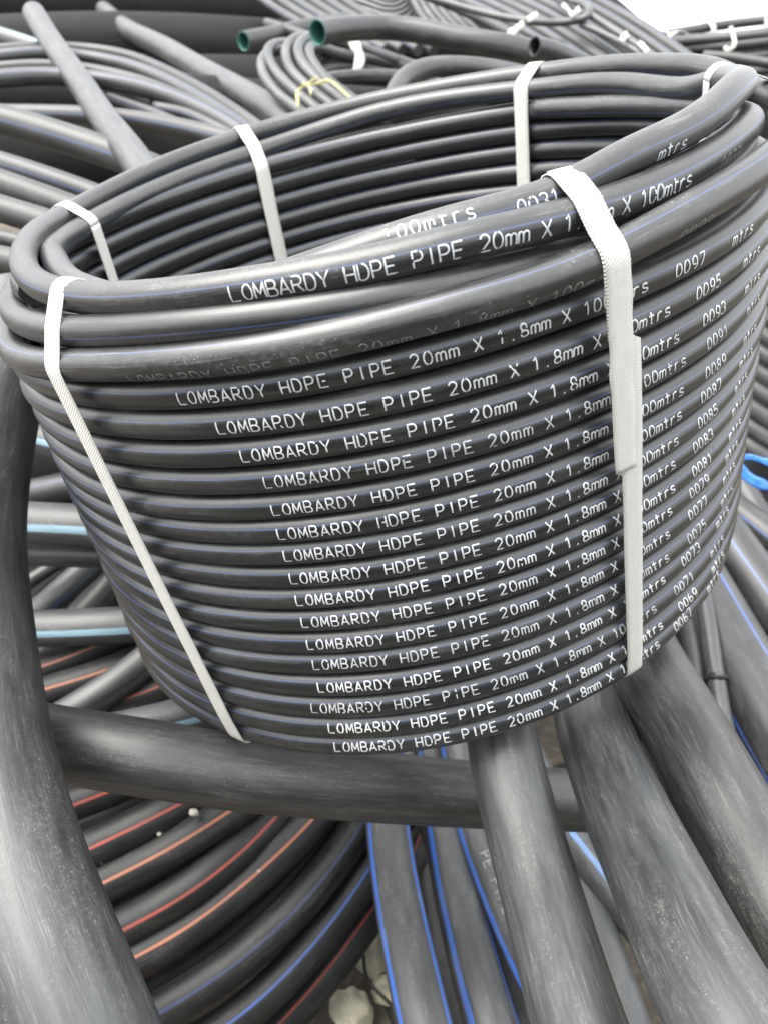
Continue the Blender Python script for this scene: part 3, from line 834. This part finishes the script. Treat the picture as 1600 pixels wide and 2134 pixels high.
# dark filling of the pile, under the pipes in view
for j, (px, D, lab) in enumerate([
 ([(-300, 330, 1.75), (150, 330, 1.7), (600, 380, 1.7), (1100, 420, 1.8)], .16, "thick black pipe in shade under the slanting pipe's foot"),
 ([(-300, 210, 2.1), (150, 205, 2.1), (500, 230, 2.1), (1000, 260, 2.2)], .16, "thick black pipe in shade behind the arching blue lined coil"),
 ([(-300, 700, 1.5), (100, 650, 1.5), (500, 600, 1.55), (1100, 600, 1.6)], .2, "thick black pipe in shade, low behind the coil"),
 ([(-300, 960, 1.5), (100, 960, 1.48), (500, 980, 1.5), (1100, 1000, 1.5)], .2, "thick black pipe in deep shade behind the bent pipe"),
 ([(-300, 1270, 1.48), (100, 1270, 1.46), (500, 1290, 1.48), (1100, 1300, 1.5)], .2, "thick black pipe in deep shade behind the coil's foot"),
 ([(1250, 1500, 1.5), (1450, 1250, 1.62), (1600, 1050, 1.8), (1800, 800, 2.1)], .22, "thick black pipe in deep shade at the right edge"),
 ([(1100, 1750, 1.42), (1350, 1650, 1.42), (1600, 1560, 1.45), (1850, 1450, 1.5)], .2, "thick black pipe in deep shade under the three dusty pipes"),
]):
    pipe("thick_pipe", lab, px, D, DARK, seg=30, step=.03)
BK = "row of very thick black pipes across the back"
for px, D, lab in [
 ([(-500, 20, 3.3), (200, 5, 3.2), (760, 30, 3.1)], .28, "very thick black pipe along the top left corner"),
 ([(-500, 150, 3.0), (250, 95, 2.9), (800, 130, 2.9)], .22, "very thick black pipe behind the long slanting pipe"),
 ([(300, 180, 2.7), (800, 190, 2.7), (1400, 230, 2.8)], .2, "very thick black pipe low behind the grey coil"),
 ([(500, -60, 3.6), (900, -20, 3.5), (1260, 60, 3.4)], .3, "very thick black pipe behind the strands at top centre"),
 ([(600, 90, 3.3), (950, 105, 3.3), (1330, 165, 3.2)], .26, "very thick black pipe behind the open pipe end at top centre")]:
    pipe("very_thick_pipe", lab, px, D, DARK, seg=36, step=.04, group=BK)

# green lined open pipes
MG = hdpe(None, base=.02, dust=.35, rough=.4, scuff=.2, radius=.025, relief=.2)
pipe("green_lined_pipe", "open pipe end with green lining in shade, left of the tied grey coil", [(508, 86, 2.15), (550, 78, 2.2), (620, 62, 2.3), (720, 45, 2.45)], .05, MBG, seg=26, open_end=(0,), lining=M_GREEN, wall=.10)
pipe("green_lined_pipe", "long pale curved pipe with a green lined open end above the tied grey coil", [(662, 68, 1.67), (690, 64, 1.695), (725, 60, 1.72), (790, 57, 1.76), (862, 63, 1.76), (975, 84, 1.74), (1060, 98, 1.74), (1120, 112, 1.76), (1200, 140, 1.78)], .051, MG, seg=28, open_end=(0,), lining=M_GREEN, wall=.10)
pipe("open_pipe", "open black pipe end pointing left, just behind the coil's rim, top centre", [(1113, 97, 1.52), (1135, 101, 1.535), (1165, 112, 1.555), (1205, 130, 1.57), (1290, 170, 1.59)], .037, MG, seg=26, open_end=(0,), wall=.2)
pipe("bent_pipe", "pale bent pipe hooking up behind the coil's far rim", [(800, 250, 1.36), (822, 196, 1.4), (846, 161, 1.43), (885, 143, 1.45), (947, 138, 1.47), (1017, 144, 1.48), (1070, 154, 1.48), (1180, 185, 1.48)], .036, MG, seg=26)

# tied grey coil
gc = empty("pipe_coil", W(680, 160, 1.8))
bpy.context.view_layer.update()
tag(gc, "small coil of pale grey pipe tied with yellow twine, behind the coil's far rim", "pipe coil")
MGC = hdpe(None, base=.04, dust=.6, rough=.42, scuff=.2, radius=.012, relief=.2)
for px in [
 [(690, 290, 1.62), (631, 235, 1.68), (590, 205, 1.72), (562, 175, 1.75), (548, 146, 1.78), (552, 118, 1.82), (580, 104, 1.86), (640, 112, 1.9)],
 [(720, 275, 1.62), (659, 226, 1.68), (612, 187, 1.72), (580, 155, 1.76), (560, 122, 1.8), (564, 99, 1.84), (592, 91, 1.88), (660, 100, 1.92), (760, 130, 1.95)],
 [(745, 265, 1.62), (687, 217, 1.68), (640, 180, 1.72), (610, 150, 1.75), (597, 120, 1.79), (604, 91, 1.84), (631, 77, 1.88), (700, 86, 1.92), (800, 116, 1.95), (900, 150, 1.98)],
 [(770, 258, 1.62), (713, 208, 1.68), (668, 172, 1.72), (637, 140, 1.75), (622, 110, 1.79), (632, 85, 1.84), (662, 75, 1.88), (730, 92, 1.92), (830, 126, 1.95)],
 [(785, 250, 1.62), (727, 202, 1.68), (690, 174, 1.72), (658, 140, 1.76), (644, 108, 1.8), (660, 97, 1.85), (702, 110, 1.9), (800, 126, 1.95), (900, 160, 1.98)],
 [(640, 160, 1.86), (666, 120, 1.9), (710, 109, 1.93), (780, 120, 1.96), (880, 160, 2.0)],
 [(650, 180, 1.86), (674, 146, 1.9), (706, 137, 1.93), (780, 143, 1.96), (870, 170, 2.0)],
 [(640, 170, 1.8), (700, 160, 1.82), (780, 156, 1.84), (850, 160, 1.86), (930, 180, 1.9)]]:
    under(gc, strand, px, .0255, MGC, seg=16)
def tie(parent, px, width, mat, name="tie", thick=.002):
    C = spline([W(*p) for p in px], .006)
    T = unit(np.gradient(C, axis=0))
    nrm = unit(toward_camera(C))
    side = np.cross(T, nrm)
    wv = width * (1 + smooth_noise(len(C), .18, 9))
    o = link(name, ribbon_mesh(name, C, side, wv, thick, mat, nrm), parent)
    if parent is not None:
        o.matrix_parent_inverse = parent.matrix_world.inverted()
    return o
tie(gc, [(622, 222, 1.66), (620, 200, 1.665), (626, 184, 1.68), (640, 178, 1.685), (660, 174, 1.68), (680, 168, 1.67), (700, 176, 1.655), (720, 195, 1.64), (732, 206, 1.64)], .006, M_YELLOW)
tie(gc, [(630, 173, 1.68), (643, 178, 1.67), (648, 190, 1.66), (647, 200, 1.66)], .005, M_YELLOW)
tie(gc, [(640, 176, 1.67), (652, 166, 1.68), (664, 160, 1.69)], .004, M_YELLOW)
tie(gc, [(733, 82, 1.90), (743, 98, 1.88), (750, 115, 1.875), (748, 135, 1.87), (741, 154, 1.87)], .020, M_TAPE)

# strands and coils at the top, further back
tc_ = empty("pipe_coil", W(780, 20, 2.8))
bpy.context.view_layer.update()
tag(tc_, "pale nested coil end of thin pipes at the top edge, left of centre", "pipe coil")
for i in range(6):
    e = i * 11
    under(tc_, strand, [(640 + e, -30 - i * 4, 2.9), (700 + e * .6, 8 - e * .8, 2.85), (770 + e * .2, 34 - e, 2.8), (825, 42 - e * .95, 2.78), (852 - e * .25, 32 - e, 2.78), (856 - e * .5, 0 - e, 2.8), (845 - e * .5, -40 - e, 2.85)], .020, MGC, seg=12)
for i in range(6):
    e = i * 15
    under(tc_, strand, [(840 + e, -50, 2.75), (858 + e, -5, 2.7), (880 + e * 1.1, 35, 2.62), (925 + e * 1.1, 80, 2.5)], .023, MGC, seg=12)
ts = empty("pipe_bundle", W(690, 20, 2.5))
bpy.context.view_layer.update()
tag(ts, "bundle of straight dark pipes slanting to the right, top edge left of centre", "pipe bundle")
for i in range(6):
    e = i * 33
    under(ts, strand, [(500 + e, -40, 2.75), (560 + e, 8, 2.6), (620 + e, 45, 2.5), (740 + e, 105, 2.35)], .036 if i else .03, MBG if i % 2 else MB, seg=14)
pipe("pipe", "short pale pipe running down to the green lined pipe's end", [(556, 48, 2.3), (590, 58, 2.25), (640, 75, 2.2), (700, 98, 2.15)], .026, MBG, open_end=(0,))
rs = empty("pipe_bundle", W(1200, 80, 2.1))
bpy.context.view_layer.update()
tag(rs, "bundle of dark tape-tied pipes slanting down behind the far rim, top right", "pipe bundle")
for i in range(9):
    x0 = 985 + i * 31
    y0 = 30 - i * 4
    under(rs, strand, [(x0 - 150, y0 - 60, 2.5), (x0, y0, 2.3), (x0 + 110, y0 + 62, 2.15), (x0 + 230, y0 + 145, 2.0)], .032, MB if i % 3 else MBG, seg=14, roll=math.radians(-40))
under(rs, strand, [(880, -12, 2.25), (960, 14, 2.2), (1050, 36, 2.15), (1130, 46, 2.1), (1190, 44, 2.08), (1222, 34, 2.06), (1226, 20, 2.08), (1200, 4, 2.15), (1160, -14, 2.25)], .020, MGC, seg=14)
under(rs, strand, [(1222, 26, 2.08), (1262, 52, 2.04), (1310, 84, 2.0), (1370, 124, 1.96), (1430, 170, 1.92)], .020, MGC, seg=14)
under(rs, strand, [(1210, 50, 2.08), (1260, 72, 2.04), (1310, 98, 2.0), (1360, 132, 1.96), (1420, 176, 1.92)], .018, MGC, seg=14)
for px, wd in [([(1058, 74, 2.02), (1075, 60, 2.03), (1092, 46, 2.06)], .018), ([(1096, 42, 2.04), (1108, 36, 2.05), (1120, 28, 2.08)], .016), ([(1186, 34, 2.04), (1197, 26, 2.05), (1208, 18, 2.08)], .016), ([(1170, 8, 2.1), (1185, 22, 2.07), (1192, 30, 2.06)], .010), ([(1292, 84, 1.98), (1300, 77, 1.985), (1308, 70, 1.99)], .016), ([(1330, 88, 1.97), (1342, 100, 1.955), (1350, 110, 1.95)], .013)]:
    tie(rs, px, wd, M_TAPE, thick=.003)
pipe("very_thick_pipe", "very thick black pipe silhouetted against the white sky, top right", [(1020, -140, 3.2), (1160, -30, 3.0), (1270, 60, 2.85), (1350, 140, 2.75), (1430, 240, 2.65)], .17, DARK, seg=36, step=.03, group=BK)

# ------------------------------------------------------------------ strapped coil far right
fc = empty("pipe_coil", W(1610, 230, 2.75))
bpy.context.view_layer.update()
tag(fc, "far strapped coil of dark pipe against the sky, top right corner", "pipe coil")
ax = unit(np.array([-.12, -.02, 1.0]))
e1 = unit(np.cross(np.array([0, 1.0, 0]), ax))
e2 = np.cross(ax, e1)
c0 = W(1580, 56, 2.75)
def ring(R, h, cx=0):
    t = np.linspace(0, 2 * math.pi, 90)
    rr = R + smooth_noise(90, .004, 10) * np.sin(t / 2)
    return c0 + rr[:, None] * (np.cos(t)[:, None] * e1 + np.sin(t)[:, None] * e2) + h * ax + .016 * np.sin(t * 1 + h * 60)[:, None] * ax * .4
for j in range(11):
    for R in ((.365, .330) if j < 3 else (.365,)):
        C = ring(R, -.034 * j)
        o = link("pipe_turn", tube_mesh("pipe_turn", C, .0168, C - c0, MBG, 0, 14, caps=()), fc)
        o.matrix_parent_inverse = fc.matrix_world.inverted()
def far_strap(t, w_, hang=.36):
    er = math.cos(t) * e1 + math.sin(t) * e2
    et = -math.sin(t) * e1 + math.cos(t) * e2
    P = [c0 + er * .306 - ax * .06, c0 + er * .310 + ax * .012, c0 + er * .33 + ax * .022, c0 + er * .365 + ax * .022, c0 + er * .386 + ax * .008, c0 + er * .388 - ax * .06, c0 + er * .388 - ax * hang]
    C = spline(P, .008)
    T = unit(np.gradient(C, axis=0))
    o = link("strap", ribbon_mesh("strap", C, et[None] + 0 * C, .020, .002, M_STRAP, np.cross(et[None] + 0 * C, T) * -1), fc)
    o.matrix_parent_inverse = fc.matrix_world.inverted()
for t in (-104, -75, -42, 152, 100, 62, -160):
    far_strap(math.radians(t), .02)
tie(fc, [(1521, 55, 2.34), (1528, 78, 2.33), (1526, 98, 2.33), (1516, 104, 2.34), (1510, 96, 2.35)], .012, M_TAPE)
pipe("pipe", "thin dark pipe crossing in front of the far strapped coil", [(1465, 116, 2.15), (1520, 120, 2.12), (1600, 132, 2.08), (1720, 150, 2.0)], .026, MBG, open_end=(0,))
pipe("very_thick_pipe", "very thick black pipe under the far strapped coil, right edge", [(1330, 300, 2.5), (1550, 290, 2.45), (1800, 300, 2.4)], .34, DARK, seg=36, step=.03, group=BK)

# ------------------------------------------------------------------ right edge: coil strands and blue tape
re_ = empty("pipe_coil", W(1640, 850, 1.7))
bpy.context.view_layer.update()
tag(re_, "coil of dark pipe strands showing past the right side of the main coil", "pipe coil")
for i in range(9):
    y = 610 + i * 42
    under(re_, strand, [(1420, y - 95, 1.85 - i * .01), (1500, y - 52, 1.8 - i * .01), (1570, y - 10, 1.74 - i * .01), (1640, y + 36, 1.66 - i * .01), (1740, y + 105, 1.55)], .038, MBG, seg=16, wob=.001)
bt = tie(None, [(1538, 957, 1.36), (1556, 952, 1.35), (1580, 957, 1.34), (1606, 966, 1.33), (1640, 985, 1.33)], .011, M_BLUE_TAPE, name="blue_tape", thick=.0015)
tag(bt, "glossy bright blue plastic tape end, upper leaf, at the right edge", "tape")
bt = tie(None, [(1536, 966, 1.365), (1548, 985, 1.36), (1570, 1002, 1.35), (1600, 1014, 1.34), (1640, 1022, 1.33)], .017, M_BLUE_TAPE, name="blue_tape", thick=.0015)
tag(bt, "glossy bright blue plastic tape end, lower leaf, at the right edge", "tape")

# ------------------------------------------------------------------ rubble showing in the gap at the bottom
import bmesh
def rock(loc, sz, lab, seed):
    bm = bmesh.new()
    bmesh.ops.create_icosphere(bm, subdivisions=4, radius=1)
    r_ = np.random.default_rng(seed)
    k = r_.normal(0, 1, (9, 3))
    ph = r_.uniform(0, 6, 9)
    for v in bm.verts:
        c = np.array(v.co)
        f = sum(math.sin(float(k[i] @ c) * (1 + i * .8) + ph[i]) / (2 + i * 1.2) for i in range(9))
        q = c * (1 + .22 * f)
        for i in range(5):                                         # a few flat broken faces
            nv = k[i] / np.linalg.norm(k[i])
            dd = q @ nv - .72
            if dd > 0:
                q = q - nv * dd * .85
        v.co = Vector(q * np.array(sz))
    me = bpy.data.meshes.new("rubble_stone")
    bm.to_mesh(me)
    bm.free()
    me.polygons.foreach_set("use_smooth", [True] * len(me.polygons))
    me.materials.append(M_ROCK)
    o = link("rubble_stone", me)
    o.location = loc
    tag(o, lab, "stone")
rock(W(738, 2115, 1.15), (.038, .034, .034), "cream rubble stone on the ground, larger, at the bottom edge", 3)
rock(W(778, 1990, 1.22), (.032, .04, .032), "cream rubble stone behind the blue lined coil, smaller and higher", 5)
rock(W(808, 2062, 1.18), (.028, .024, .024), "cream rubble stone half hidden by the blue lined pipe", 9)
C = spline([W(758, 1990, 1.17), W(762, 2030, 1.15), W(785, 2065, 1.13), W(815, 2095, 1.12), W(840, 2150, 1.11)], .01)
o = link("cable", tube_mesh("cable", C, .0028, toward_camera(C), M_BLACK_TIE, seg=10))
tag(o, "thin dark cable curving past the cream stones", "cable")

# ------------------------------------------------------------------ added unseen stack behind the camera, darkens the coil's lower reflections
for j, (y, z, D) in enumerate([(-1.45, .3, .6), (-2.05, .3, .6), (-1.75, .82, .6), (-1.45, 1.34, .6), (-2.05, 1.34, .6)]):
    C = np.stack([np.linspace(-4, 4, 60), np.full(60, y), np.full(60, z)], 1)
    o = link("very_thick_pipe", tube_mesh("very_thick_pipe", C, D / 2, np.array([[0, 0, 1.0]]) + 0 * C, DARK, seg=32))
    tag(o, ("front bottom", "rear bottom", "second row", "front third row", "rear third row")[j] + " very thick black pipe in the unseen stack added to darken reflections", "pipe", "added unseen stack of very thick pipes that darkens reflections")
